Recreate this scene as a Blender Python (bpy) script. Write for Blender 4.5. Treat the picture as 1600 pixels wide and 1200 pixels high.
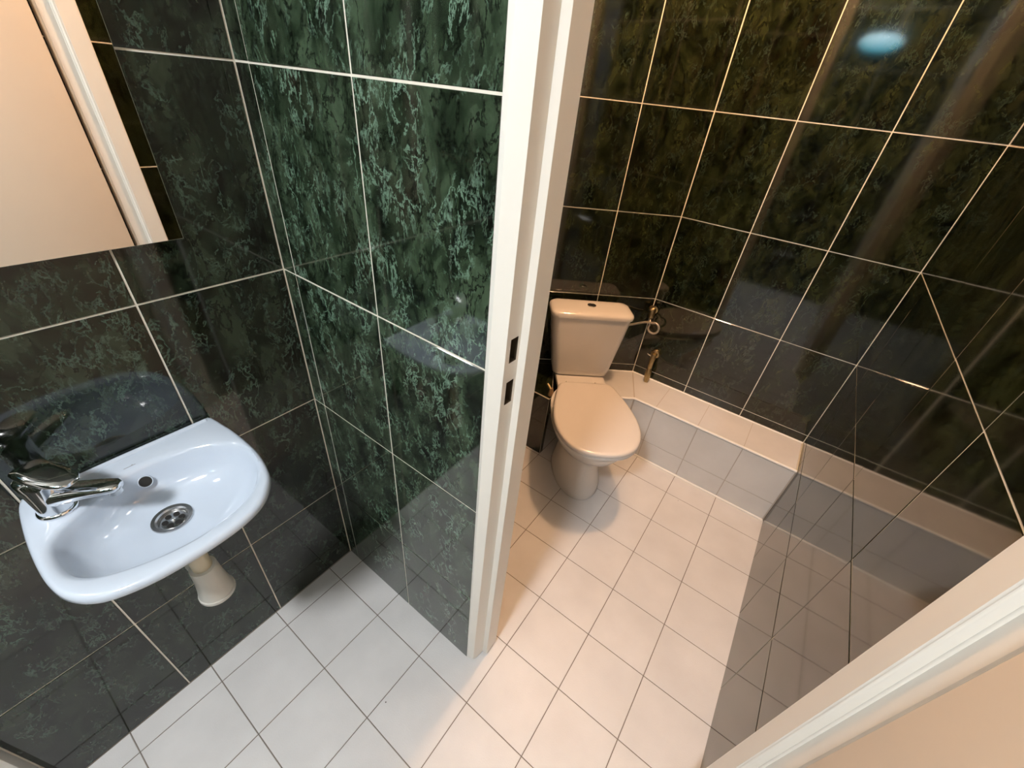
import bpy, bmesh, math, random
from mathutils import Vector, Matrix
random.seed(7)
sc = bpy.context.scene
for o in list(bpy.data.objects): bpy.data.objects.remove(o)
COL = sc.collection

# ------------------------------------------------------------------ camera
def rad(d): return math.radians(d)
YAW, PITCH, ROLL = rad(32.4658), rad(-35.6369), rad(6.4341)
fwd = Vector((-math.sin(YAW)*math.cos(PITCH), math.cos(YAW)*math.cos(PITCH), math.sin(PITCH)))
rgt = Vector((math.cos(YAW), math.sin(YAW), 0)); upv = rgt.cross(fwd)
r2 = math.cos(ROLL)*rgt + math.sin(ROLL)*upv
u2 = -math.sin(ROLL)*rgt + math.cos(ROLL)*upv
camd = bpy.data.cameras.new('camera'); cam = bpy.data.objects.new('camera', camd); COL.objects.link(cam)
camd.sensor_fit = 'HORIZONTAL'; camd.sensor_width = 36; camd.lens = 36*646.1/1600; camd.clip_start = .01
CAM = Vector((.92613, -.44811, 1.49072))
M = Matrix.Identity(4)
for i in range(3):
    M[i][0] = r2[i]; M[i][1] = u2[i]; M[i][2] = -fwd[i]; M[i][3] = CAM[i]
cam.matrix_world = M
sc.camera = cam

# ------------------------------------------------------------------ world, exposure, light levels
w = bpy.data.worlds.new('world'); sc.world = w; w.use_nodes = True
w.node_tree.nodes['Background'].inputs[0].default_value = (.9, .95, 1, 1)
w.node_tree.nodes['Background'].inputs[1].default_value = .02
vs = sc.view_settings
vs.view_transform = 'Standard'; vs.look = 'None'; vs.gamma = 1; vs.use_curve_mapping = False
vs.exposure = 0.35
COOL_COL, COOL_L = (1.0, 1.0, 1.0), 158.0        # white ceiling lamp over the wash basin side
WARM_COL, WARM_L = (1.0, .56, .29), 385.0        # warm globe in the toilet cubicle
BLUE_COL, BLUE_L = (.06, .75, 1.0), 5.0          # added oval glow behind the camera, makes the bluish reflection in the tiles
COOL_POS = Vector((.72, -1.25, 2.47)); WARM_POS = Vector((.63, .84, 2.33)); BLUE_POS = Vector((.743, -1.41, 2.02))

# ------------------------------------------------------------------ dimensions
H = .373
ZR = [0, .9737*H] + [(.9737+i)*H for i in range(1, 6)] + [2.5]
YD, XC, XE = 3.9379*H, 1.2169*H, 3.4082*H
CEIL = 2.5
AC = rad(38.02)
C0 = Vector((XC, YD, 0)); CD = Vector((math.cos(AC), math.sin(AC), 0)); CN = Vector((math.sin(AC), -math.cos(AC), 0))
ED = Vector((math.sin(rad(.338)), -math.cos(rad(.338)), 0)); EN = Vector((-ED.y*-1, 0, 0))
EN = Vector((ED.y, -ED.x, 0))
if EN.x > 0: EN = -EN
B_END = .5869; B_TH = .0955

# ------------------------------------------------------------------ materials
def mat(name):
    m = bpy.data.materials.new(name); m.use_nodes = True
    return m, m.node_tree.nodes, m.node_tree.links, m.node_tree.nodes['Principled BSDF']
def simple(name, col, rough=.4, metal=0., ior=1.5, noise=0., nscale=20., bump=0., coat=0.):
    m, n, l, p = mat(name)
    p.inputs['Base Color'].default_value = (*col, 1); p.inputs['Roughness'].default_value = rough
    p.inputs['Metallic'].default_value = metal; p.inputs['IOR'].default_value = ior
    p.inputs['Coat Weight'].default_value = coat; p.inputs['Coat Roughness'].default_value = .05
    tc = n.new('ShaderNodeTexCoord')
    nz = n.new('ShaderNodeTexNoise'); nz.inputs['Scale'].default_value = nscale; nz.inputs['Detail'].default_value = 5
    l.new(tc.outputs['Object'], nz.inputs['Vector'])
    mx = n.new('ShaderNodeMix'); mx.data_type = 'RGBA'
    mx.inputs[6].default_value = (*[c*(1-noise) for c in col], 1); mx.inputs[7].default_value = (*[min(1, c*(1+noise)) for c in col], 1)
    l.new(nz.outputs['Fac'], mx.inputs[0]); l.new(mx.outputs[2], p.inputs['Base Color'])
    if bump:
        b = n.new('ShaderNodeBump'); b.inputs['Strength'].default_value = bump; b.inputs['Distance'].default_value = .001
        l.new(nz.outputs['Fac'], b.inputs['Height']); l.new(b.outputs['Normal'], p.inputs['Normal'])
    return m
def marble(name, kb=1., tint=(1, 1, 1), kv=1., ior=1.9):
    def tn(*c): return tuple(x*kb*t_ for x, t_ in zip(c, tint))
    m, n, l, p = mat(name)
    tc = n.new('ShaderNodeTexCoord'); oi = n.new('ShaderNodeObjectInfo')
    mul = n.new('ShaderNodeMath'); mul.operation = 'MULTIPLY'; mul.inputs[1].default_value = 61.7
    l.new(oi.outputs['Random'], mul.inputs[0])
    cmb = n.new('ShaderNodeCombineXYZ'); l.new(mul.outputs[0], cmb.inputs[0]); l.new(mul.outputs[0], cmb.inputs[2])
    add = n.new('ShaderNodeVectorMath'); add.operation = 'ADD'
    mp = n.new('ShaderNodeMapping'); mp.inputs['Rotation'].default_value = (0, 0, rad(-32)); mp.inputs['Scale'].default_value = (1.85, 1.05, 1)
    l.new(tc.outputs['Object'], mp.inputs['Vector']); l.new(mp.outputs[0], add.inputs[0]); l.new(cmb.outputs[0], add.inputs[1])
    def noise(scale, detail=6, rough=.6, dist=0.):
        z = n.new('ShaderNodeTexNoise'); z.inputs['Scale'].default_value = scale; z.inputs['Detail'].default_value = detail
        z.inputs['Roughness'].default_value = rough; z.inputs['Distortion'].default_value = dist
        l.new(add.outputs[0], z.inputs['Vector']); return z.outputs['Fac']
    def ramp(src, *stops):
        r = n.new('ShaderNodeValToRGB'); l.new(src, r.inputs[0])
        while len(r.color_ramp.elements) < len(stops): r.color_ramp.elements.new(.5)
        for e, (pos, c) in zip(r.color_ramp.elements, stops):
            e.position = pos; e.color = (*c, 1) if len(c) == 3 else c
        return r.outputs['Color']
    def mixc(f, a, b):
        x = n.new('ShaderNodeMix'); x.data_type = 'RGBA'
        l.new(f, x.inputs[0])
        for s, v in ((6, a), (7, b)):
            if isinstance(v, tuple): x.inputs[s].default_value = (*v, 1)
            else: l.new(v, x.inputs[s])
        return x.outputs[2]
    W, K = (1, 1, 1), (0, 0, 0)
    base = ramp(noise(10, 4, .6, .5), (.33, tn(.0035, .005, .0034)), (.46, tn(.016, .028, .015)), (.62, tn(.048, .076, .045)))
    cloud = ramp(noise(5, 3), (.42, K), (.66, W))
    base = mixc(cloud, base, mixc(ramp(noise(9, 3), (.4, K), (.7, W)), base, tn(.019, .015, .010)))
    # dark cracks
    crack = ramp(noise(11, 7, .64, .3), (.475, K), (.5, W), (.525, K))
    base = mixc(crack, base, tn(.0018, .0022, .0016))
    # pale feathery veins, gathered in patches
    v1 = ramp(noise(15, 7, .66, .35), (.478, K), (.5, W), (.522, K))
    v2 = ramp(noise(30, 6, .72, .25), (.565, K), (.68, W))
    patch = ramp(noise(9, 4, .6), (.43, K), (.60, W))
    mx = n.new('ShaderNodeMix'); mx.data_type = 'RGBA'; mx.blend_type = 'LIGHTEN'; mx.inputs[0].default_value = .9
    l.new(v1, mx.inputs[6]); l.new(v2, mx.inputs[7])
    vm = n.new('ShaderNodeMix'); vm.data_type = 'RGBA'; vm.blend_type = 'MULTIPLY'; vm.inputs[0].default_value = 1
    l.new(mx.outputs[2], vm.inputs[6]); l.new(patch, vm.inputs[7])
    base = mixc(vm.outputs[2], base, tuple(x*kv for x in (.145, .235, .175)))
    l.new(base, p.inputs['Base Color'])
    p.inputs['Roughness'].default_value = .06; p.inputs['IOR'].default_value = ior
    b = n.new('ShaderNodeBump'); b.inputs['Strength'].default_value = .025; b.inputs['Distance'].default_value = .002
    l.new(noise(6, 2), b.inputs['Height']); l.new(b.outputs['Normal'], p.inputs['Normal'])
    return m
def floor_mat(name, col, spots=True, rough=.42):
    m, n, l, p = mat(name)
    tc = n.new('ShaderNodeTexCoord'); oi = n.new('ShaderNodeObjectInfo')
    geo = n.new('ShaderNodeNewGeometry')
    nz = n.new('ShaderNodeTexNoise'); nz.inputs['Scale'].default_value = 7; nz.inputs['Detail'].default_value = 6
    l.new(geo.outputs['Position'], nz.inputs['Vector'])
    r = n.new('ShaderNodeValToRGB'); r.color_ramp.elements[0].position = .3; r.color_ramp.elements[1].position = .7
    r.color_ramp.elements[0].color = (*[c*.93 for c in col], 1); r.color_ramp.elements[1].color = (*[min(1, c*1.04) for c in col], 1)
    l.new(nz.outputs['Fac'], r.inputs[0])
    out = r.outputs['Color']
    if spots:
        vo = n.new('ShaderNodeTexVoronoi'); vo.inputs['Scale'].default_value = 9; vo.inputs['Randomness'].default_value = 1
        l.new(geo.outputs['Position'], vo.inputs['Vector'])
        lt = n.new('ShaderNodeMath'); lt.operation = 'LESS_THAN'; lt.inputs[1].default_value = .016
        l.new(vo.outputs['Distance'], lt.inputs[0])
        mx = n.new('ShaderNodeMix'); mx.data_type = 'RGBA'; mx.inputs[7].default_value = (.06, .055, .05, 1)
        l.new(lt.outputs[0], mx.inputs[0]); l.new(out, mx.inputs[6]); out = mx.outputs[2]
    l.new(out, p.inputs['Base Color']); p.inputs['Roughness'].default_value = rough; p.inputs['IOR'].default_value = 1.4
    fine = n.new('ShaderNodeTexNoise'); fine.inputs['Scale'].default_value = 260; fine.inputs['Detail'].default_value = 2
    l.new(geo.outputs['Position'], fine.inputs['Vector'])
    b = n.new('ShaderNodeBump'); b.inputs['Strength'].default_value = .25; b.inputs['Distance'].default_value = .0012
    l.new(fine.outputs['Fac'], b.inputs['Height']); l.new(b.outputs['Normal'], p.inputs['Normal'])
    return m
def emit(name, col, s):
    m, n, l, p = mat(name)
    p.inputs['Base Color'].default_value = (.8, .8, .8, 1)
    p.inputs['Emission Color'].default_value = (*col, 1); p.inputs['Emission Strength'].default_value = s
    return m

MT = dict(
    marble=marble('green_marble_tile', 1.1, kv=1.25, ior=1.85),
    marble_shaded=marble('shaded_green_marble_tile', .5, (1.1, 1., 1.), .5, 1.6),  # darker copy of the partition tile, weaker light put into its colour
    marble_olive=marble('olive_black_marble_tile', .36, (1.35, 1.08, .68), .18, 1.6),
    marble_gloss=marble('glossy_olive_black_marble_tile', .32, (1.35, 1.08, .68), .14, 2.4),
    grout=simple('cream_grout', (.78, .74, .64), .8, noise=.18, nscale=12),
    fgrout=simple('grey_floor_grout', (.20, .175, .15), .85, noise=.3, nscale=9),
    lgrout=simple('ledge_grout', (.48, .44, .39), .85, noise=.2, nscale=9),
    ftile=floor_mat('white_floor_tile', (.70, .70, .705)),
    ltile=floor_mat('white_ledge_tile', (.72, .715, .705), spots=False, rough=.2),
    paint=simple('cream_gloss_paint', (.82, .805, .75), .3, noise=.04, nscale=6, bump=.05),
    leaf=simple('beige_door_paint', (.72, .64, .535), .38, noise=.03, nscale=5, bump=.03),
    plaster=simple('plaster', (.74, .72, .67), .8, noise=.05, nscale=4),
    white=simple('white_plaster', (.82, .82, .80), .85, noise=.03, nscale=4),
    basin=simple('bluish_white_ceramic', (.54, .615, .72), .09, noise=.01, coat=.4),
    wc=simple('white_sanitary_ceramic', (.74, .72, .69), .1, noise=.01, coat=.3),
    seat=simple('white_seat_plastic', (.72, .69, .66), .16, noise=.01),
    chrome=simple('chrome', (.82, .83, .85), .07, 1., noise=.02),
    steel=simple('brushed_steel', (.62, .62, .62), .25, 1., noise=.08, nscale=40),
    brass=simple('aged_brass', (.42, .33, .18), .38, 1., noise=.35, nscale=60, bump=.2),
    dark=simple('dark_hollow', (.008, .007, .006), .7),
    holewood=simple('dark_wood_hollow', (.06, .04, .02), .8, noise=.4, nscale=50),
    plastic=simple('white_plastic_pipe', (.76, .75, .70), .3, noise=.03),
    cream_plastic=simple('yellowed_plastic_pipe', (.76, .70, .54), .35, noise=.05),
    hose=simple('braided_hose', (.55, .50, .43), .35, .7, noise=.25, nscale=160, bump=.5),
    silicone=simple('white_silicone', (.93, .92, .89), .4, noise=.04),
    mirror=simple('mirror_silver', (.93, .92, .90), .008, 1., noise=0),
    mirredge=simple('mirror_edge', (.45, .50, .46), .15, .3),
    mark=simple('grey_print', (.30, .31, .34), .4),
    rust=simple('crumbled_mortar', (.30, .20, .11), .9, noise=.4, nscale=70, bump=.6),
    cool=emit('cool_lamp_glass', COOL_COL, COOL_L), warm=emit('warm_lamp_glass', WARM_COL, WARM_L),
    blue=emit('bluish_added_glow', BLUE_COL, BLUE_L),  # unseen emitter added for a bluish reflection
)

# ------------------------------------------------------------------ helpers
def link(name, me, m, parent=None, mw=None):
    o = bpy.data.objects.new(name, me); COL.objects.link(o)
    if m is not None and len(me.materials) == 0: me.materials.append(MT[m] if isinstance(m, str) else m)
    if mw is not None: o.matrix_world = mw
    if parent is not None:
        o.parent = parent
        o.matrix_parent_inverse = Matrix.Identity(4)
    return o
def obj(name, bm, m, parent=None, smooth=False, auto=None):
    bmesh.ops.recalc_face_normals(bm, faces=bm.faces)
    me = bpy.data.meshes.new(name); bm.to_mesh(me); bm.free()
    if smooth:
        for f in me.polygons: f.use_smooth = True
    if auto is not None:
        try: me.set_sharp_from_angle(angle=rad(auto))
        except Exception: pass
    return link(name, me, m, parent)
def tag(o, label, cat=None, kind=None, group=None):
    o['label'] = label
    if cat: o['category'] = cat
    if kind: o['kind'] = kind
    if group: o['group'] = group
    return o
def empty(name, loc=(0, 0, 0), rz=0.):
    o = bpy.data.objects.new(name, None); COL.objects.link(o); o.location = loc; o.rotation_euler = (0, 0, rz); o.empty_display_size = .05
    return o
def box(bm, x0, x1, y0, y1, z0, z1, bev=0., seg=2):
    r = bmesh.ops.create_cube(bm, size=1)
    vs_ = r['verts']
    for v in vs_:
        v.co = Vector((x0+(v.co.x+.5)*(x1-x0), y0+(v.co.y+.5)*(y1-y0), z0+(v.co.z+.5)*(z1-z0)))
    if bev:
        es = list({e for v in vs_ for e in v.link_edges})
        bmesh.ops.bevel(bm, geom=es, offset=bev, segments=seg, affect='EDGES', profile=.5)
    return bm
def boxobj(name, x0, x1, y0, y1, z0, z1, m, parent=None, bev=0.):
    return obj(name, box(bmesh.new(), x0, x1, y0, y1, z0, z1, bev), m, parent, smooth=bool(bev), auto=35 if bev else None)
def prism(bm, pts, z0, z1):
    a = [bm.verts.new((x, y, z0)) for x, y in pts]; b = [bm.verts.new((x, y, z1)) for x, y in pts]
    n = len(pts)
    bm.faces.new(a[::-1]); bm.faces.new(b)
    for i in range(n): bm.faces.new((a[i], a[(i+1) % n], b[(i+1) % n], b[i]))
    return bm
def loft(bm, rings, cap0=True, cap1=True):
    R = [[bm.verts.new(p) for p in r] for r in rings]
    n = len(R[0])
    for a, b in zip(R, R[1:]):
        for i in range(n): bm.faces.new((a[i], a[(i+1) % n], b[(i+1) % n], b[i]))
    if cap0: bm.faces.new(R[0][::-1])
    if cap1: bm.faces.new(R[-1])
    return bm
def tube(bm, pts, radii, seg=14, caps=True):
    pts = [Vector(p) for p in pts]
    if not isinstance(radii, (list, tuple)): radii = [radii]*len(pts)
    rings = []; prev = None
    for i, p in enumerate(pts):
        t = (pts[min(i+1, len(pts)-1)]-pts[max(i-1, 0)])
        if t.length < 1e-9: t = Vector((0, 0, 1))
        t.normalize()
        if prev is None:
            a = t.orthogonal().normalized()
        else:
            a = (prev - t*prev.dot(t)).normalized()
        prev = a; b = t.cross(a)
        rings.append([p + radii[i]*(math.cos(2*math.pi*k/seg)*a + math.sin(2*math.pi*k/seg)*b) for k in range(seg)])
    return loft(bm, rings, caps, caps)
def lathe(bm, prof, c=(0, 0, 0), seg=28, axis=(0, 0, 1), sx=1., sy=1., caps=True):
    ax = Vector(axis).normalized(); a = ax.cross(Vector((0, 0, 1))).normalized() if abs(ax.z) < .999 else Vector((1, 0, 0)); b = ax.cross(a)
    c = Vector(c)
    rings = [[c + ax*h + max(r, 1e-5)*(sx*math.cos(2*math.pi*k/seg)*a + sy*math.sin(2*math.pi*k/seg)*b) for k in range(seg)] for r, h in prof]
    return loft(bm, rings, caps, caps)
def catmull(pts, sub=6, closed=True):
    out = []; n = len(pts)
    for i in range(n if closed else n-1):
        P = [Vector(pts[(i+k) % n] if closed else pts[min(max(i+k, 0), n-1)]) for k in (-1, 0, 1, 2)]
        for s in range(sub):
            t = s/sub
            out.append(.5*((2*P[1]) + (-P[0]+P[2])*t + (2*P[0]-5*P[1]+4*P[2]-P[3])*t*t + (-P[0]+3*P[1]-3*P[2]+P[3])*t**3))
    if not closed: out.append(Vector(pts[-1]))
    return out

# ---- tiles: a shared mesh per size, every tile its own object
TM = {}
def tile_mesh(wd, ht, th, m, ch=.0009):
    key = (round(wd, 4), round(ht, 4), th, m)
    if key not in TM:
        bm = bmesh.new()
        a, b = wd/2, ht/2
        loft(bm, [[(-a, -b, -th), (a, -b, -th), (a, b, -th), (-a, b, -th)],
                  [(-a, -b, -ch), (a, -b, -ch), (a, b, -ch), (-a, b, -ch)],
                  [(-a+ch, -b+ch, 0), (a-ch, -b+ch, 0), (a-ch, b-ch, 0), (-a+ch, b-ch, 0)]], True, True)
        bmesh.ops.recalc_face_normals(bm, faces=bm.faces)
        me = bpy.data.meshes.new('tile'); bm.to_mesh(me); bm.free(); me.materials.append(MT[m]); TM[key] = me
    return TM[key]
def lay(parent, origin, u, v, cu, cv, gap, th, m, name='tile', jit=.0, skip=None):
    """tiles on the plane origin + u*s + v*t; cu, cv are the joint lines"""
    u = Vector(u).normalized(); v = Vector(v).normalized(); n = u.cross(v)
    for i in range(len(cu)-1):
        for j in range(len(cv)-1):
            if skip and skip(i, j): continue
            wd = cu[i+1]-cu[i]-gap; ht = cv[j+1]-cv[j]-gap
            if wd < .004 or ht < .004: continue
            c = Vector(origin) + u*((cu[i]+cu[i+1])/2) + v*((cv[j]+cv[j+1])/2)
            Mx = Matrix.Identity(4)
            for k in range(3):
                Mx[k][0] = u[k]; Mx[k][1] = v[k]; Mx[k][2] = n[k]; Mx[k][3] = c[k]
            if jit: Mx = Mx @ Matrix.Rotation(random.gauss(0, jit), 4, 'X') @ Matrix.Rotation(random.gauss(0, jit), 4, 'Y')
            o = bpy.data.objects.new(name, tile_mesh(wd, ht, th, m)); COL.objects.link(o)
            o.parent = parent; o.matrix_basis = Mx
TH = .0016          # how far wall tiles stand proud of the grout
G = .0035
JT = rad(.07)
Z = Vector((0, 0, 1))

# ================================================================== SETTING
# ---- floor
FX, FY, FW = .1772*H, -.2431*H, .5359*H
fl = boxobj('floor', -.02, 1.34, -1.70, 1.50, -.06, -.0012, 'fgrout')
tag(fl, 'floor of square white ceramic tiles with thin grey joints', kind='structure')
cu = [0] + [FX+i*FW for i in range(0, 7)]; cu = [c for c in cu if c < 1.26] + [1.281]
cvs = sorted(FY + j*FW for j in range(-8, 8)); cvs = [-1.64] + [c for c in cvs if -1.60 < c < 1.45] + [1.468]
lay(fl, (0, 0, 0), (1, 0, 0), (0, 1, 0), cu, cvs, .0024, .0012, 'ftile', 'floor_tile')

# ---- left wall (behind the basin, running on behind the partition)
wl = boxobj('wall_left', -.07, -TH, -1.66, 1.16, -.02, CEIL, 'grout')
tag(wl, 'left wall of large dark green marbled tiles behind the wash basin', kind='structure')
A_END = .811
lay(wl, (0, 0, 0), (0, 1, 0), Z, [-A_END, -1.4684*H, -.7362*H, 0], ZR, G, TH, 'marble_shaded', 'wall_tile', JT)
lay(wl, (0, B_TH, 0), (0, 1, 0), Z, [0, .20, .474, .748, 1.0186], ZR, G, TH, 'marble_olive', 'wall_tile', JT)
# ---- partition beside the door
wp = boxobj('wall_partition', 0, B_END-.001, TH, B_TH-TH, -.02, CEIL, 'grout')
tag(wp, 'short partition wall of veined green tiles between basin and toilet', kind='structure')
lay(wp, (0, 0, 0), (1, 0, 0), Z, [0, .1196*H, .8537*H, B_END], ZR, G, TH, 'marble', 'wall_tile', JT)
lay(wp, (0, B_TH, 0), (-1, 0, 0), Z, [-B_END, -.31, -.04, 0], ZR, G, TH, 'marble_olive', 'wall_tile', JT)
wh = boxobj('wall_over_door', B_END-.001, 1.30, TH, B_TH-TH, 2.085, CEIL, 'grout')
tag(wh, 'tiled wall strip above the toilet door frame', kind='structure')
lay(wh, (0, 0, 0), (1, 0, 0), Z, [B_END, .86, 1.135, 1.275], [2.09, 2.228, 2.5], G, TH, 'marble', 'wall_tile', JT)
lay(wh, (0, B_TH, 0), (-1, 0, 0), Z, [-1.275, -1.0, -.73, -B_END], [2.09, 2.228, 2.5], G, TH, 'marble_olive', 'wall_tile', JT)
# ---- slanted wall behind the toilet
CL = XC/CD.x
bm = bmesh.new()
p0 = C0 - CN*TH + CD*.02; p1 = C0 - CN*TH - CD*(CL+.03)
prism(bm, [(p0.x, p0.y), (p1.x, p1.y), (p1.x-CN.x*.06, p1.y-CN.y*.06), (p0.x-CN.x*.06, p0.y-CN.y*.06)], -.02, CEIL)
wc_ = tag(obj('wall_corner', bm, 'grout'), 'slanted dark tiled wall behind the toilet cistern', kind='structure')
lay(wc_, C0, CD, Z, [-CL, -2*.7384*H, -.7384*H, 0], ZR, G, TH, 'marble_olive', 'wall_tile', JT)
# ---- back wall with the ledge
wb = boxobj('wall_back', XC-.02, XE+.06, YD+TH, YD+.07, -.02, CEIL, 'grout')
tag(wb, 'dark olive green tiled back wall above the white ledge', kind='structure')
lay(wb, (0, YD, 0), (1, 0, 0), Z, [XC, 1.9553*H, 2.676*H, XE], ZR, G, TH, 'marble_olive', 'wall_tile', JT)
# ---- right wall of the cubicle
EL = 1.372
bm = bmesh.new(); e0 = Vector((XE, YD, 0)) - EN*TH - ED*.0; e1 = Vector((XE, YD, 0)) - EN*TH + ED*EL
prism(bm, [(e0.x, e0.y), (e1.x, e1.y), (e1.x-EN.x*.05, e1.y-EN.y*.05), (e0.x-EN.x*.05, e0.y-EN.y*.05)], -.02, CEIL)
we = tag(obj('wall_right', bm, 'grout'), 'glossy dark tiled right wall of the toilet mirroring the floor', kind='structure')
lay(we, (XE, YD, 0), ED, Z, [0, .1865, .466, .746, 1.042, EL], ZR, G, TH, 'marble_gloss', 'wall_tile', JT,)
# ---- unseen walls of the front space, tiled dark to dim their reflections; ceiling
wrf = boxobj('wall_right_front', 1.285+TH, 1.345, -1.66, .0, -.02, CEIL, 'grout')
tag(wrf, 'dark tiled wall behind the open door leaf', kind='structure')
lay(wrf, (1.285, 0, 0), (0, -1, 0), Z, [0, .274, .548, .822, 1.096, 1.37, 1.655], ZR, G, TH, 'marble_shaded', 'wall_tile', JT)
wfr = boxobj('wall_front', -.07, 1.345, -1.72, -1.66-TH, -.02, CEIL, 'grout')
tag(wfr, 'dark tiled wall at the near end of the wash space', kind='structure')
lay(wfr, (0, -1.66, 0), (-1, 0, 0), Z, [-1.285, -1.096, -.822, -.548, -.274, 0], ZR, G, TH, 'marble_shaded', 'wall_tile', JT)
tag(boxobj('ceiling', -.07, 1.345, -1.72, 1.56, CEIL, CEIL+.06, 'white'), 'plain white ceiling over both small rooms', kind='structure')

# ---- door frame: strike jamb, hinge jamb, head
k = 1.12
def jamb_profile(t):
    lo = [(.5235, .0835), (.5235, .0005), (.527, -.001), (.5435, .004), None, None, (.5505, .0372), (.565, .037), (.5635, .0835)]
    hi = [(.5235, .0835), (.5235, -.001), (.534, -.005), (.5585, .003), None, None, (.5575, .0345), (.5668, .0395), (.5668, .0795)]
    out = []
    for a, b in zip(lo, hi):
        out.append(None if a is None else ((a[0]+(b[0]-a[0])*t)*k, (a[1]+(b[1]-a[1])*t)*k))
    n0, n1 = out[3], out[6]
    out[4] = (n0[0]+(n1[0]-n0[0])*.30, n0[1]+(n1[1]-n0[1])*.30)
    out[5] = (n0[0]+(n1[0]-n0[0])*.82, n0[1]+(n1[1]-n0[1])*.82)
    return out
zs = [.007, .06, .6, 1.046, 1.094, 1.132, 1.176, 1.3, 1.56, 2.08]
holes = {3, 5}
bm = bmesh.new(); R = []
for z in zs:
    pr = jamb_profile(min(z/1.56, 1))
    R.append([bm.verts.new((x, y, z + (random.uniform(-.006, .005) if z < .01 else 0))) for x, y in pr])
n = len(R[0]); hq = []
for a, (ra, rb) in enumerate(zip(R, R[1:])):
    for i in range(n):
        j = (i+1) % n
        if i == 4 and a in holes: hq.append((ra[i].co.copy(), ra[j].co.copy(), rb[j].co.copy(), rb[i].co.copy())); continue
        bm.faces.new((ra[i], ra[j], rb[j], rb[i]))
bm.faces.new(R[0][::-1]); bm.faces.new(R[-1])
es = [e for e in bm.edges if abs(e.verts[0].co.z-e.verts[1].co.z) > .02 and any(min((Vector((e.verts[0].co.x, e.verts[0].co.y))-Vector(q)).length for q in [jamb_profile(min(e.verts[0].co.z/1.56, 1))[i]]) < 1e-4 for i in (2, 3, 7))]
bmesh.ops.bevel(bm, geom=es, offset=.0025, segments=2, affect='EDGES')
j1 = tag(obj('trim_1', bm, 'paint', None, True, 40), 'cream painted door jamb with two latch holes beside the green partition', kind='structure')
for q in hq:
    bm = bmesh.new(); d = Vector((-.02, 0, 0))
    f = [bm.verts.new(p) for p in q]; b = [bm.verts.new(p+d) for p in q]
    for i in range(4): bm.faces.new((f[i], f[(i+1) % 4], b[(i+1) % 4], b[i]))
    bm.faces.new(b)
    o = obj('latch_hole', bm, 'holewood', j1); o['label'] = 'dark rectangular latch hole in the jamb'
XI = 1.232
bm = bmesh.new()
prism(bm, [(XI, .099), (XI, .0445), (XI+.0035, .0415), (XI+.016, .0395), (XI+.017, .002), (XI+.02, -.001), (1.284, -.001), (1.284, .099)], .002, 2.08)
es = [e for e in bm.edges if abs(e.verts[0].co.z-e.verts[1].co.z) > 1 and e.verts[0].co.x < 1.27]
bmesh.ops.bevel(bm, geom=es, offset=.003, segments=3, affect='EDGES')
tag(obj('trim_2', bm, 'paint', None, True, 40), 'cream painted hinge jamb standing against the glossy right wall', kind='structure')
bm = box(bmesh.new(), .5869, 1.284, .0, .099, 2.08, 2.09); box(bm, .62, 1.25, .0375, .099, 2.045, 2.08)
tag(obj('trim_3', bm, 'paint'), 'cream painted head of the toilet door frame', kind='structure')
# ---- open door leaf, hinged on the right jamb
d1 = boxobj('door_1', 1.238, 1.277, -.640, -.014, .012, 2.035, 'leaf', None, .003)
tag(d1, 'open beige painted door leaf at the lower right edge', kind='structure')
for zc in (.28, 1.75):
    bm = bmesh.new(); tube(bm, [(1.2335, -.0045, zc-.045), (1.2335, -.0045, zc+.045)], .0045, 10)
    o = obj('hinge', bm, 'steel', d1, True, 40)
# ---- entrance frame on the left wall, near the camera
t4 = tag(boxobj('trim_4', -TH, .032, -A_END-.075, -A_END, .001, 2.09, 'paint', None, .003), 'white painted door frame post at the lower left corner', kind='structure')
d2 = tag(boxobj('door_2', -TH, .02, -1.60, -A_END-.077, .01, 2.05, 'paint', None, .003), 'closed white entrance door in the left wall', kind='structure')
bm = bmesh.new(); tube(bm, [(.02, -.97, 1.03), (.06, -.97, 1.03), (.062, -1.0, 1.03), (.062, -1.08, 1.03)], .009, 12)
obj('door_handle', bm, 'steel', d2, True, 40)

# ================================================================== LEDGE AND PIPE BOX
ZL = .322; YL = 1.243; NL = .2415
# inner corner of the ledge front
t = (NL - (YD-YL)*CN.y*-1)/CN.x
fc = C0 + Vector((t, -(YD-YL), 0))
fl_end = C0 - CD*.285 + CN*NL; bk_end = C0 - CD*.285
eR = XE + .001
ledge = empty('pipe_ledge', (0, 0, 0))
tag(ledge, 'low white tiled pipe ledge running along the dark back wall', 'ledge')
TL = .0014
poly = [(eR, YD-TH), (eR, YL+TL), (fc.x, YL+TL), (fl_end.x, fl_end.y), (bk_end.x+CN.x*.003, bk_end.y+CN.y*.003), (XC+.002, YD-TH)]
obj('ledge_core', prism(bmesh.new(), poly, .0005, ZL-TL), 'lgrout', ledge)
lay(ledge, (0, YL, 0), (1, 0, 0), Z, [fc.x+.002, .664, .866, 1.0615, eR-.004], [.006, .112, ZL-.008], .0032, TL, 'ltile', 'ledge_tile')
lay(ledge, fc, CD, Z, [-.20, -.002], [.006, .112, ZL-.008], .0032, TL, 'ltile', 'ledge_tile')
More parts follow.
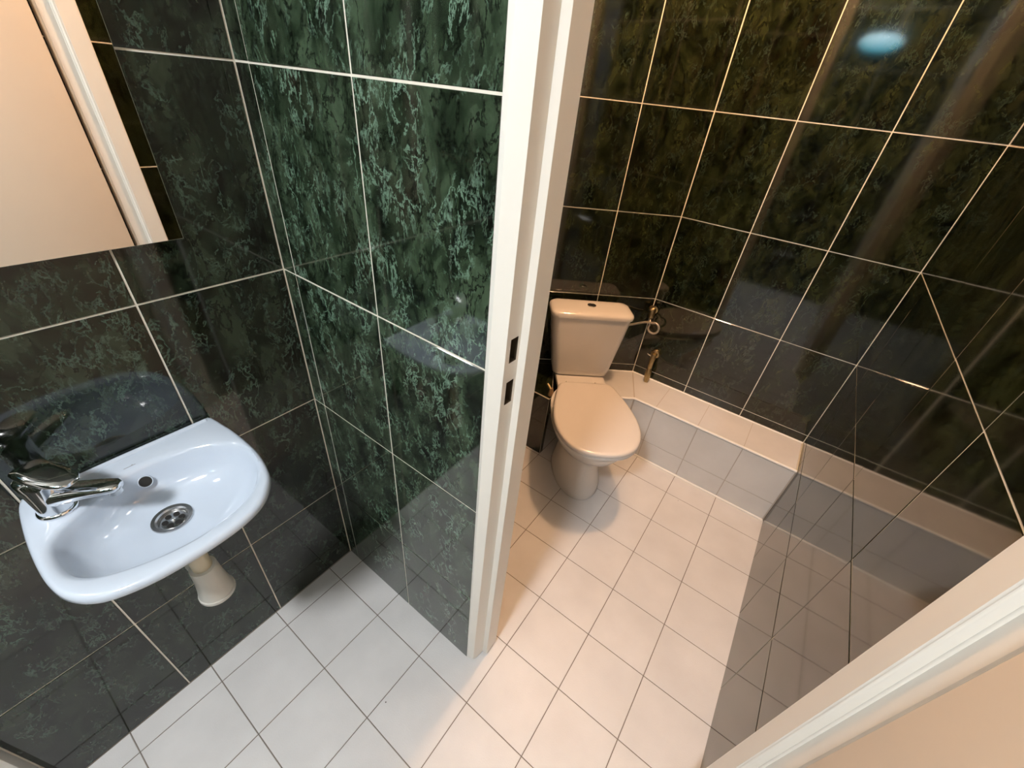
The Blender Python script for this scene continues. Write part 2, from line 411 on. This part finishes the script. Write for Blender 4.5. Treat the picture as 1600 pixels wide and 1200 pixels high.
# top tiles
def top_tile(pts):
    bm = bmesh.new(); c = sum((Vector((x, y, 0)) for x, y in pts), Vector())/len(pts)
    prism(bm, pts, ZL-TL, ZL)
    obj('ledge_tile', bm, 'ltile', ledge)
yb, yf = YD-.006, YL+.007
m0 = Vector((XC, YD)); m1 = Vector((fc.x, YL))
def onm(y): s = (YD-y)/(YD-YL); return m0.x+(m1.x-m0.x)*s
xs_ = [None, .664, .862, 1.0615, eR-.006]
for a, b in zip(xs_, xs_[1:]):
    l0 = onm(yf)+.003 if a is None else a+.0012; l1 = onm(yb)+.003 if a is None else a+.0012
    top_tile([(l0, yf), (b-.0012, yf), (b-.0012, yb), (l1, yb)])
q0 = C0 + CN*.006; q1 = fc - CN*.007
pA = Vector((onm(yb)-.003, yb)); pB = Vector((onm(yf)-.003, yf))
e_f = fl_end - CN*.007; e_b = bk_end + CN*.006
top_tile([(pB.x, pB.y), (pA.x, pA.y), (e_b.x, e_b.y), (e_f.x, e_f.y)])
# white trims and silicone joints
def strip(name, pts, wv, hgt, m='silicone'):
    bm = bmesh.new(); tube(bm, pts, wv, 8); return obj(name, bm, m, ledge, True, 60)
r_ = .0058
strip('edge_trim', [(eR-.003, YL+.003, ZL-.002), (fc.x, YL+.003, ZL-.002), fl_end+Vector((0, 0, ZL-.002))-CN*.003], r_, 0)
strip('back_joint', [(eR-.003, YD-.003, ZL-.0005), (XC+.003, YD-.004, ZL-.0005), bk_end+Vector((0, 0, ZL-.0005))+CN*.003], .0052, 0)
strip('foot_joint', [(eR-.003, YL-.001, .0022), (fc.x, YL-.001, .0022), fl_end+Vector((0, 0, .0022))+CN*.001], .0055, 0)
strip('end_joint', [(eR-.003, YL, ZL-.001), (eR-.003, YD-.004, ZL-.001)], .003, 0, 'cream_plastic')
# ---- dark pipe box left of the toilet
BX, BY, BZ = .269, .917, .35
pb = empty('pipe_box', (0, 0, 0)); tag(pb, 'low dark tiled pipe box in the shadow left of the toilet', 'box')
def cy(x): return YD - (XC-x)*math.tan(AC)
obj('box_core', prism(bmesh.new(), [(.0025, BY+TH), (BX-TH, BY+TH), (BX-TH, .945), (.118, cy(.118)-.004), (.0025, cy(.0025)-.004)], .0005, BZ-.002), 'grout', pb)
lay(pb, (0, BY, 0), (1, 0, 0), Z, [.003, .10, BX-.001], [.001, BZ-.002], .003, TH, 'marble_olive', 'box_tile')
lay(pb, (BX, BY, 0), (0, 1, 0), Z, [.001, .027], [.001, BZ-.002], .003, TH, 'marble_olive', 'box_tile')
obj('box_top', prism(bmesh.new(), [(.004, BY+.003), (BX-.003, BY+.003), (BX-.003, .944), (.117, cy(.117)-.006), (.004, cy(.004)-.006)], BZ-.002, BZ), 'marble_olive', pb)
bm = bmesh.new(); tube(bm, [(.004, BY+.001, BZ-.001), (BX-.001, BY+.001, BZ-.001)], .003, 8); obj('edge_trim', bm, 'lgrout', pb, True, 60)

# ================================================================== WASH BASIN
bc = Vector((.165, -.395))
outer = [(.0005, -.2405), (.04, -.2345), (.098, -.2285), (.177, -.2285), (.238, -.2395), (.272, -.254), (.306, -.284), (.3245, -.325), (.331, -.3825), (.327, -.455), (.312, -.507), (.292, -.535), (.264, -.5525), (.230, -.5615), (.181, -.565), (.107, -.563), (.03, -.5555), (.0005, -.548)]
inner = [(.155, -.541), (.2100, -.5405), (.2420, -.527), (.2660, -.500), (.287, -.450), (.297, -.395), (.291, -.335), (.268, -.286), (.226, -.254), (.180, -.2435), (.140, -.2475), (.106, -.268), (.083, -.302), (.0665, -.35), (.0605, -.40), (.071, -.447), (.1035, -.492), (.125, -.523)]
def dense(pts, closed=True, smooth=True):
    return [Vector((p.x, p.y)) for p in (catmull([(x, y, 0) for x, y in pts], 10, closed))]
dout = dense(outer, closed=False) + [Vector((.0005, -.548+(.3075)*s/24)) for s in range(1, 24)]
din = dense(inner)
NB = 160
def polar(poly):
    res = []
    for kk in range(NB):
        th = 2*math.pi*kk/NB; d = Vector((math.cos(th), math.sin(th)))
        best = None
        for i in range(len(poly)):
            a = poly[i]-bc; b = poly[(i+1) % len(poly)]-bc; e = b-a
            den = d.x*e.y-d.y*e.x
            if abs(den) < 1e-12: continue
            tt = (a.x*e.y-a.y*e.x)/den; s = (a.x*d.y-a.y*d.x)/den
            if tt > 0 and -1e-6 <= s <= 1+1e-6 and (best is None or tt > best): best = tt
        res.append(best or .1)
    return res
RO, RI = polar(dout), polar(din)
DR = Vector((.150, -.397)); ZT = .829
def bring(fr, z, c=None, const=None):
    out = []
    for kk in range(NB):
        th = 2*math.pi*kk/NB; r = fr(kk); cc = c or bc
        x = max(cc.x+math.cos(th)*r, .0005); y = cc.y+math.sin(th)*r
        out.append((x, y, z))
    return out
mixr = lambda t_: (lambda i: RI[i]+(RO[i]-RI[i])*t_)
def shift(f): return bc + (DR-bc)*f
rings = [bring(lambda i: .030, .695, DR), bring(lambda i: .050, .697, shift(.9)), bring(lambda i: RO[i]*.40, .712, shift(.6)), bring(lambda i: RO[i]*.62, .748), bring(lambda i: RO[i]*.80, .783),
         bring(lambda i: RO[i]*.93-.002, .805), bring(lambda i: RO[i]-.004, .812), bring(lambda i: RO[i], .816), bring(lambda i: RO[i]-.0012, .823), bring(lambda i: RO[i]-.0045, ZT-.001), bring(lambda i: RO[i]-.009, ZT),
         bring(lambda i: RI[i]+.006 if RO[i]-RI[i] < .02 else RI[i]+.010, ZT-.0005), bring(lambda i: RI[i]+.003, ZT-.004), bring(lambda i: RI[i]-.001, ZT-.010), bring(lambda i: RI[i]*.965, ZT-.024),
         bring(lambda i: RI[i]*.90, ZT-.042, shift(.15)), bring(lambda i: RI[i]*.78, ZT-.060, shift(.4)), bring(lambda i: RI[i]*.58, ZT-.071, shift(.7)), bring(lambda i: .042, ZT-.077, DR), bring(lambda i: .034, ZT-.079, DR), bring(lambda i: .0325, ZT-.0875, DR)]
basin = empty('wash_basin', (0, -.395, ZT))
tag(basin, 'small white ceramic wash basin mounted on the dark tiled left wall', 'sink')
def rel(o, par):
    o.matrix_parent_inverse = Matrix.Translation(-par.location); return o
rel(obj('basin_bowl', loft(bmesh.new(), rings), 'basin', basin, True, 60), basin)
# back ledge ridge along the wall
bm = bmesh.new(); pts = [(.012, -.535, ZT-.001), (.012, -.40, ZT-.001), (.012, -.253, ZT-.001)]
tube(bm, pts, [.005, .0062, .005], 12); rel(obj('back_ridge', bm, 'basin', basin, True, 60), basin)
# drain
zd = ZT-.079
bm = bmesh.new(); lathe(bm, [(.0335, -.003), (.0345, .0015), (.0335, .003), (.0275, .0022), (.0255, -.001), (.025, -.0080), (.022, -.0084)], (DR.x, DR.y, zd), 40, caps=False)
dr = rel(obj('drain_flange', bm, 'steel', basin, True, 25), basin)
bm = bmesh.new(); lathe(bm, [(.0225, -.0088), (.0225, -.0062), (.0205, -.0046), (.004, -.0040), (.0001, -.0040)], (DR.x, DR.y, zd), 30)
st = rel(obj('strainer', bm, 'steel', basin, True, 25), basin)
for i in range(6):
    a = i*math.pi/3+.3; bm = bmesh.new(); lathe(bm, [(.0052, 0), (.0052, .0024)], (DR.x+math.cos(a)*.0133, DR.y+math.sin(a)*.0133, zd-.0055), 14)
    o = obj('strainer_hole', bm, 'dark', st)
bm = bmesh.new(); lathe(bm, [(.0042, -.0042), (.004, -.0015), (.0001, -.0008)], (DR.x, DR.y, zd), 14)
o = obj('strainer_screw', bm, 'chrome', st, True)
# overflow hole on the rear slope
ax = Vector((.80, 0, .60)).normalized()
bm = bmesh.new(); lathe(bm, [(.0112, 0), (.0122, .0012), (.0106, .0014), (.0098, -.001)], (.0705, -.397, .7965), 24, ax); rel(obj('overflow_rim', bm, 'basin', basin, True), basin)
bm = bmesh.new(); lathe(bm, [(.0102, 0), (.0102, .0009)], (.0705, -.397, .7965), 24, ax); o = rel(obj('overflow_hole', bm, 'dark', basin), basin); o['label'] = 'round black overflow hole'
# small printed maker's mark
def mark(y0, y1, wd, off):
    bm = bmesh.new(); c = Vector((.0485+off, 0, .8288)); a = Vector((1, 0, .0))*wd
    vs_ = [bm.verts.new((c.x-wd, y0, c.z)), bm.verts.new((c.x+wd, y0, c.z)), bm.verts.new((c.x+wd, y1, c.z)), bm.verts.new((c.x-wd, y1, c.z))]
    top = [bm.verts.new(v.co+Vector((0, 0, .0003))) for v in vs_]
    bm.faces.new(vs_[::-1]); bm.faces.new(top)
    for i in range(4): bm.faces.new((vs_[i], vs_[(i+1) % 4], top[(i+1) % 4], top[i]))
    return bm
rel(obj('printed_mark', mark(-.413, -.394, .0006, 0), 'mark', basin), basin)
rel(obj('printed_mark', mark(-.400, -.398, .0016, -.0014), 'mark', basin), basin)

# ================================================================== TAP
fb = Vector((.072, -.511, ZT)); fd = Vector((.66, .75, 0)).normalized(); fs = Vector((-fd.y, fd.x, 0))
tap = empty('mixer_tap', fb); tag(tap, 'chrome single lever mixer tap on the left corner of the basin', 'tap')
def relo(o, par): o.matrix_parent_inverse = Matrix.Translation(-Vector(par.location)); return o
bm = bmesh.new(); lathe(bm, [(.0275, .0), (.028, .004), (.0262, .007), (.0248, .008)], fb, 32); relo(obj('base_ring', bm, 'chrome', tap, True, 40), tap)
bm = bmesh.new()
def sect(c, wv, hv, d, sq=2.6, seg=24):
    d = d.normalized(); s = fs; upd = d.cross(s) * -1
    if upd.z < 0 and abs(d.z) < .9: upd = -upd
    out = []
    for i in range(seg):
        a = 2*math.pi*i/seg; cx, cy_ = math.cos(a), math.sin(a)
        out.append(c + s*wv*math.copysign(abs(cx)**(2/sq), cx) + upd*hv*math.copysign(abs(cy_)**(2/sq), cy_))
    return out
def hring(c, ra, rb, seg=28):
    return [c + fd*ra*math.cos(2*math.pi*i/seg) + fs*rb*math.sin(2*math.pi*i/seg) for i in range(seg)]
ld = Vector((.89, .46, 0)).normalized(); ls = Vector((-ld.y, ld.x, 0))
loft(bm, [hring(fb+Vector((0, 0, .006)), .0245, .0245), hring(fb+Vector((0, 0, .02)), .0232, .0232), hring(fb-ld*.002+Vector((0, 0, .042)), .0240, .0222), hring(fb-ld*.003+Vector((0, 0, .062)), .0252, .0222), hring(fb-ld*.004+Vector((0, 0, .074)), .0250, .0215), hring(fb-ld*.004+Vector((0, 0, .079)), .020, .017)])
relo(obj('tap_body', bm, 'chrome', tap, True, 50), tap)
bm = bmesh.new()
sp = [(.0, .031, .020, .017), (.03, .037, .019, .0145), (.06, .041, .0175, .011), (.085, .043, .0165, .009), (.100, .0435, .014, .0075), (.107, .0435, .008, .005)]
loft(bm, [sect(fb+fd*a+Vector((0, 0, z_)), w_, h_, fd) for a, z_, w_, h_ in sp]); relo(obj('spout', bm, 'chrome', tap, True, 60), tap)
bm = bmesh.new(); lathe(bm, [(.0105, 0), (.0105, -.009), (.009, -.0095), (.008, -.006), (.0001, -.006)], fb+fd*.094+Vector((0, 0, .037)), 20); relo(obj('aerator', bm, 'steel', tap, True, 40), tap)
bm = bmesh.new()
lv = [(-.022, .0895, .013, .003), (-.019, .090, .0185, .006), (-.004, .0895, .0225, .010), (.016, .086, .024, .009), (.042, .083, .0220, .0075), (.060, .081, .0175, .005), (.068, .080, .010, .003)]
fs = ls
loft(bm, [sect(fb+ld*a+ls*.005+Vector((0, 0, z_)), w_, h_, ld + Vector((0, 0, -.08)), 3.2) for a, z_, w_, h_ in lv]); relo(obj('lever', bm, 'chrome', tap, True, 60), tap)

# ================================================================== DRAIN TRAP
tp = empty('drain_trap', (DR.x, DR.y, .69)); tag(tp, 'white plastic bottle trap hanging under the wash basin', 'drain pipe')
bm = bmesh.new(); lathe(bm, [(.026, .694), (.027, .672), (.0225, .668), (.0225, .655)], (DR.x, DR.y, 0), 26); relo(obj('coupling_nut', bm, 'plastic', tap and tp, True, 40), tp)
bm = bmesh.new(); lathe(bm, [(.0185, .668), (.0185, .55)], (DR.x, DR.y, 0), 26); relo(obj('inlet_pipe', bm, 'cream_plastic', tp, True, 40), tp)
bm = bmesh.new(); lathe(bm, [(.0195, .583), (.0255, .582), (.0262, .572), (.0275, .545), (.031, .512), (.0345, .492), (.0345, .488)], (DR.x, DR.y, 0), 32); relo(obj('trap_cup', bm, 'plastic', tp, True, 40), tp)
bm = bmesh.new(); lathe(bm, [(.0345, .488), (.0365, .486), (.0368, .478), (.034, .474), (.0001, .473)], (DR.x, DR.y, 0), 32); relo(obj('bottom_cap', bm, 'plastic', tp, True, 40), tp)
bm = bmesh.new(); tube(bm, [(DR.x-.015, DR.y, .560), (.06, DR.y-.004, .563), (.001, DR.y-.006, .565)], [.0165, .0165, .0165], 18); relo(obj('outlet_pipe', bm, 'plastic', tp, True, 40), tp)
bm = bmesh.new(); lathe(bm, [(.021, 0), (.022, .006), (.021, .02), (.0175, .022)], (.105, DR.y-.002, .5615), 24, (1, 0, 0)); relo(obj('outlet_nut', bm, 'plastic', tp, True, 40), tp)
bm = bmesh.new(); lathe(bm, [(.036, 0), (.035, .004), (.018, .009)], (.0008, DR.y-.006, .565), 24, (1, 0, 0)); relo(obj('wall_rosette', bm, 'plastic', tp, True, 40), tp)

# ================================================================== MIRROR
MA = rad(1.0)
mir = empty('wall_mirror', (.0105, -.1705, 1.2125)); tag(mir, 'frameless wall mirror above the basin reflecting the beige door', 'mirror')
mir.rotation_euler = (0, 0, -MA)
bm = box(bmesh.new(), -.0035, .0014, -.60, 0, 0, .78); obj('mirror_back', bm, 'mirredge', mir)
bm = box(bmesh.new(), .0014, .0030, -.599, -.001, .001, .779); obj('mirror_glass', bm, 'mirror', mir)

# ================================================================== TOILET
TA = -.328
tpos = C0 + CD*TA
wc = empty('toilet', tpos, AC); tag(wc, 'white close-coupled toilet with closed lid standing against the slanted wall', 'toilet')
def egg(hw, nb, nf, z, mid=.45, N=48, pw=2.0):
    nm = nb + (nf-nb)*mid; out = []
    for i in range(N):
        a = 2*math.pi*i/N; c, s = math.cos(a), math.sin(a)
        if s >= 0:  x = hw*c; nn = nm + (nf-nm)*s
        else:
            x = hw*math.copysign(abs(c)**(2/2.6), c); nn = nm - (nm-nb)*abs(s)**(2/2.6)
        out.append((x, -nn, z))
    return out
rings = [egg(.112, .265, .603, .001), egg(.1145, .263, .606, .008), egg(.111, .266, .600, .03), egg(.097, .274, .578, .10), egg(.0895, .278, .566, .165), egg(.0905, .276, .570, .205), egg(.108, .268, .605, .242), egg(.136, .258, .656, .280), egg(.1565, .252, .695, .320), egg(.1675, .248, .718, .357), egg(.1715, .247, .727, .385), egg(.1690, .249, .724, .3925), egg(.155, .262, .706, .393)]
rings = [[(x+.006*max(0, 1-z_/.25), y, z_) for x, y, z_ in q_] for q_ in rings]
obj('bowl', loft(bmesh.new(), rings), 'wc', wc, True, 50)
def rrect(hw, n0, n1, z, r=.03, seg=5):
    out = []
    for cx, cn_, a0 in ((hw-r, n1-r, 0), (-hw+r, n1-r, 90), (-hw+r, n0+r, 180), (hw-r, n0+r, 270)):
        for i in range(seg+1):
            a = rad(a0+90*i/seg); out.append((cx+r*math.cos(a), -(cn_+r*math.sin(a)), z))
    return out
obj('rear_deck', loft(bmesh.new(), [rrect(.10, .055, .33, .335), rrect(.115, .05, .33, .36), rrect(.118, .05, .33, .382), rrect(.115, .053, .327, .3875)]), 'wc', wc, True, 50)
tr = [(.126, .060, .168, .3885), (.1335, .055, .176, .396), (.140, .052, .181, .43), (.152, .050, .186, .52), (.166, .048, .189, .61), (.1775, .046, .190, .697)]
obj('cistern', loft(bmesh.new(), [rrect(a, b, c, z_, .034) for a, b, c, z_ in tr]), 'wc', wc, True, 50)
lr = [(.178, .044, .191, .6975, .036), (.1845, .040, .1955, .7005, .038), (.1855, .039, .1965, .711, .038), (.1825, .042, .1935, .7195, .037), (.174, .049, .184, .7255, .036), (.155, .06, .165, .7285, .035), (.10, .09, .14, .7295, .02)]
obj('cistern_lid', loft(bmesh.new(), [rrect(a, b, c, z_, r__) for a, b, c, z_, r__ in lr]), 'wc', wc, True, 50)
bm = bmesh.new(); lathe(bm, [(.0195, .7288), (.0195, .7325), (.0175, .7335), (.0165, .7315), (.0001, .7312)], (0, -.112, 0), 28); bt = obj('flush_button', bm, 'steel', wc, True, 40); bt['label'] = 'round metal flush button'
bm = bmesh.new(); lathe(bm, [(.0150, .7312), (.0145, .7322), (.0001, .7326)], (.000, -.112, 0), 24); o = obj('button_insert', bm, 'dark', bt, True, 40)
bm = bmesh.new(); box(bm, -.0012, .0012, -.124, -.1, .7322, .7332); obj('button_bar', bm, 'chrome', bt)
half = [(0, .742), (.05, .7375), (.095, .720), (.130, .690), (.156, .645), (.1705, .595), (.1745, .545), (.171, .49), (.1605, .43), (.147, .375), (.133, .325), (.121, .298), (.102, .2845), (.07, .281), (0, .280)]
full = half + [(-x, n_) for x, n_ in half[-2:0:-1]]
so = [(p.x, p.y) for p in catmull([(x, y, 0) for x, y in full], 4)]
sc_n = .50
def sring(f, z, dz=0.): return [(x*f, -(sc_n+(n_-sc_n)*f), z) for x, n_ in so]
obj('seat', loft(bmesh.new(), [sring(.955, .3945), sring(.985, .3955), sring(.995, .401), sring(.99, .408), sring(.97, .4105)]), 'seat', wc, True, 50)
obj('seat_lid', loft(bmesh.new(), [sring(.975, .4115), sring(.996, .4125), sring(1.0, .418), sring(.997, .424), sring(.975, .4290), sring(.93, .4305), sring(.80, .4295), sring(.45, .4275), sring(.1, .427)]), 'seat', wc, True, 50)
for s in (-1, 1):
    bm = bmesh.new(); tube(bm, [(s*.05, -.272, .414), (s*.085, -.272, .414)], .0085, 14); obj('hinge', bm, 'seat', wc, True, 40)
# outlet behind the pedestal
bm = bmesh.new(); tube(bm, [(0, -.29, .19), (0, -.2455, .19)], [.056, .056], 20); obj('outlet_pipe', bm, 'plastic', wc, True, 40)

# ================================================================== VALVES AND HOSES
def wallp(x, z, off): return Vector((x, YD-off, z))
v1 = empty('angle_valve', (.452, YD-.02, .665)); tag(v1, 'brass angle valve on the wall right of the cistern', 'valve')
bm = bmesh.new(); lathe(bm, [(.019, 0), (.019, .003), (.011, .006), (.0095, .028)], (.4640, YD-.001, .684), 18, (0, -1, 0)); relo(obj('wall_flange', bm, 'brass', v1, True, 40), v1)
bm = bmesh.new(); tube(bm, [(.4640, YD-.026, .693), (.4660, YD-.034, .676), (.468, YD-.036, .655)], [.0135, .0155, .0115], 14); relo(obj('valve_body', bm, 'brass', v1, True, 40), v1)
bm = bmesh.new(); lathe(bm, [(.008, 0), (.0155, .005), (.0165, .016), (.011, .021)], (.4640, YD-.03, .690), 10, (-.25, -.35, .9)); relo(obj('valve_handle', bm, 'brass', v1, True, 40), v1)
# braided hose from the valve, one loop, to the side of the cistern
hs = C0 + CD*(TA+.178) + CN*.115; hs.z = .655
pts = [(.468, YD-.036, .648)]
lc = Vector((.499, 1.428, .6155)); lr_ = .0245
for i in range(0, 19):
    a = rad(150 + i*300/18)
    pts.append((lc.x+lr_*math.cos(a), lc.y-.006+.010*i/18-.008, lc.z+lr_*math.sin(a)*1.05))
pts += [(.487, 1.412, .6425), (.46, 1.385, .646), (hs.x+.012, hs.y+.008, .650), tuple(hs)]
path = catmull(pts, 4, False)
bm = bmesh.new(); tube(bm, path, .0052, 10); hz = obj('supply_hose', bm, 'hose', None, True, 60)
tag(hz, 'thin looped braided supply hose between brass valve and cistern', 'hose')
v2 = empty('drain_cock', (.540, YD-.02, .466)); tag(v2, 'old brass cock reaching from the wall down to the white ledge', 'valve')
bm = bmesh.new(); lathe(bm, [(.024, 0), (.0245, .005), (.0205, .013), (.013, .016), (.011, .03)], (.5380, YD-.001, .470), 20, (0, -1, 0)); relo(obj('wall_flange', bm, 'brass', v2, True, 40), v2)
bm = bmesh.new(); tube(bm, [(.5380, YD-.030, .476), (.5385, YD-.036, .455), (.5395, YD-.038, .425), (.5400, YD-.038, .402), (.5405, YD-.039, .398)], [.012, .0145, .0115, .012, .010], 14); relo(obj('valve_body', bm, 'brass', v2, True, 40), v2)
bm = bmesh.new(); tube(bm, [(.5405, YD-.039, .400), (.5415, YD-.041, .385), (.543, YD-.043, .360), (.5445, YD-.046, .338), (.545, YD-.048, .3235)], [.010, .0150, .0160, .0125, .0100], 14); relo(obj('hose_nozzle', bm, 'brass', v2, True, 40), v2)
bm = bmesh.new(); tube(bm, [(.535, YD-.036, .462), (.505, YD-.03, .468)], [.003, .0025], 8); relo(obj('lever', bm, 'steel', v2, True, 40), v2)
v3 = empty('stop_valve', (.255, .948, BZ)); tag(v3, 'corroded brass fitting on the corner of the dark pipe box', 'valve')
bm = bmesh.new(); tube(bm, [(.255, .948, BZ+.0005), (.255, .948, BZ+.02), (.252, .950, BZ+.036)], [.014, .0115, .009], 12); relo(obj('valve_body', bm, 'rust', v3, True, 40), v3)
bm = bmesh.new(); tube(bm, [(.252, .950, BZ+.028), (.225, .958, BZ+.045)], [.0065, .006], 10); relo(obj('pipe_stub', bm, 'brass', v3, True, 40), v3)

# ================================================================== LAMPS AND ADDED GLOW
l1 = empty('ceiling_lamp', (COOL_POS.x, COOL_POS.y, CEIL)); tag(l1, 'round white ceiling lamp over the wash space', 'lamp')
bm = bmesh.new(); lathe(bm, [(.155, CEIL-.001), (.155, CEIL-.018), (.148, CEIL-.020)], (COOL_POS.x, COOL_POS.y, 0), 36); relo(obj('lamp_base', bm, 'white', l1, True, 40), l1)
bm = bmesh.new(); lathe(bm, [(.145, CEIL-.0205), (.143, CEIL-.030), (.12, CEIL-.042), (.07, CEIL-.050), (.001, CEIL-.052)], (COOL_POS.x, COOL_POS.y, 0), 32); relo(obj('lamp_shade', bm, 'cool', l1, True), l1)
l2 = empty('globe_lamp', (WARM_POS.x, WARM_POS.y, CEIL)); tag(l2, 'warm globe lamp on the ceiling above the toilet', 'lamp')
bm = bmesh.new(); lathe(bm, [(.05, CEIL-.001), (.05, CEIL-.02), (.03, CEIL-.03), (.03, WARM_POS.z+.055)], (WARM_POS.x, WARM_POS.y, 0), 28); relo(obj('lamp_base', bm, 'white', l2, True, 40), l2)
bm = bmesh.new(); bmesh.ops.create_uvsphere(bm, u_segments=24, v_segments=14, radius=.06)
for v in bm.verts: v.co += WARM_POS
relo(obj('lamp_globe', bm, 'warm', l2, True), l2)
l3 = empty('added_oval_glow', (BLUE_POS.x, -1.66, BLUE_POS.z)); tag(l3, 'added bluish oval glow mirrored in the dark back wall', 'lamp')
bm = bmesh.new(); lathe(bm, [(1, 0), (1, .02), (.95, .022)], (BLUE_POS.x, -1.659, BLUE_POS.z), 32, (0, 1, 0), .15, .062); relo(obj('lamp_base', bm, 'white', l3, True, 40), l3)  # backing plate of the added glow
bm = bmesh.new(); lathe(bm, [(.92, .0225), (.88, .04), (.6, .055), (.001, .06)], (BLUE_POS.x, -1.659, BLUE_POS.z), 32, (0, 1, 0), .15, .062); relo(obj('lamp_shade', bm, 'blue', l3, True), l3)  # glowing face, added only to be mirrored in the back wall
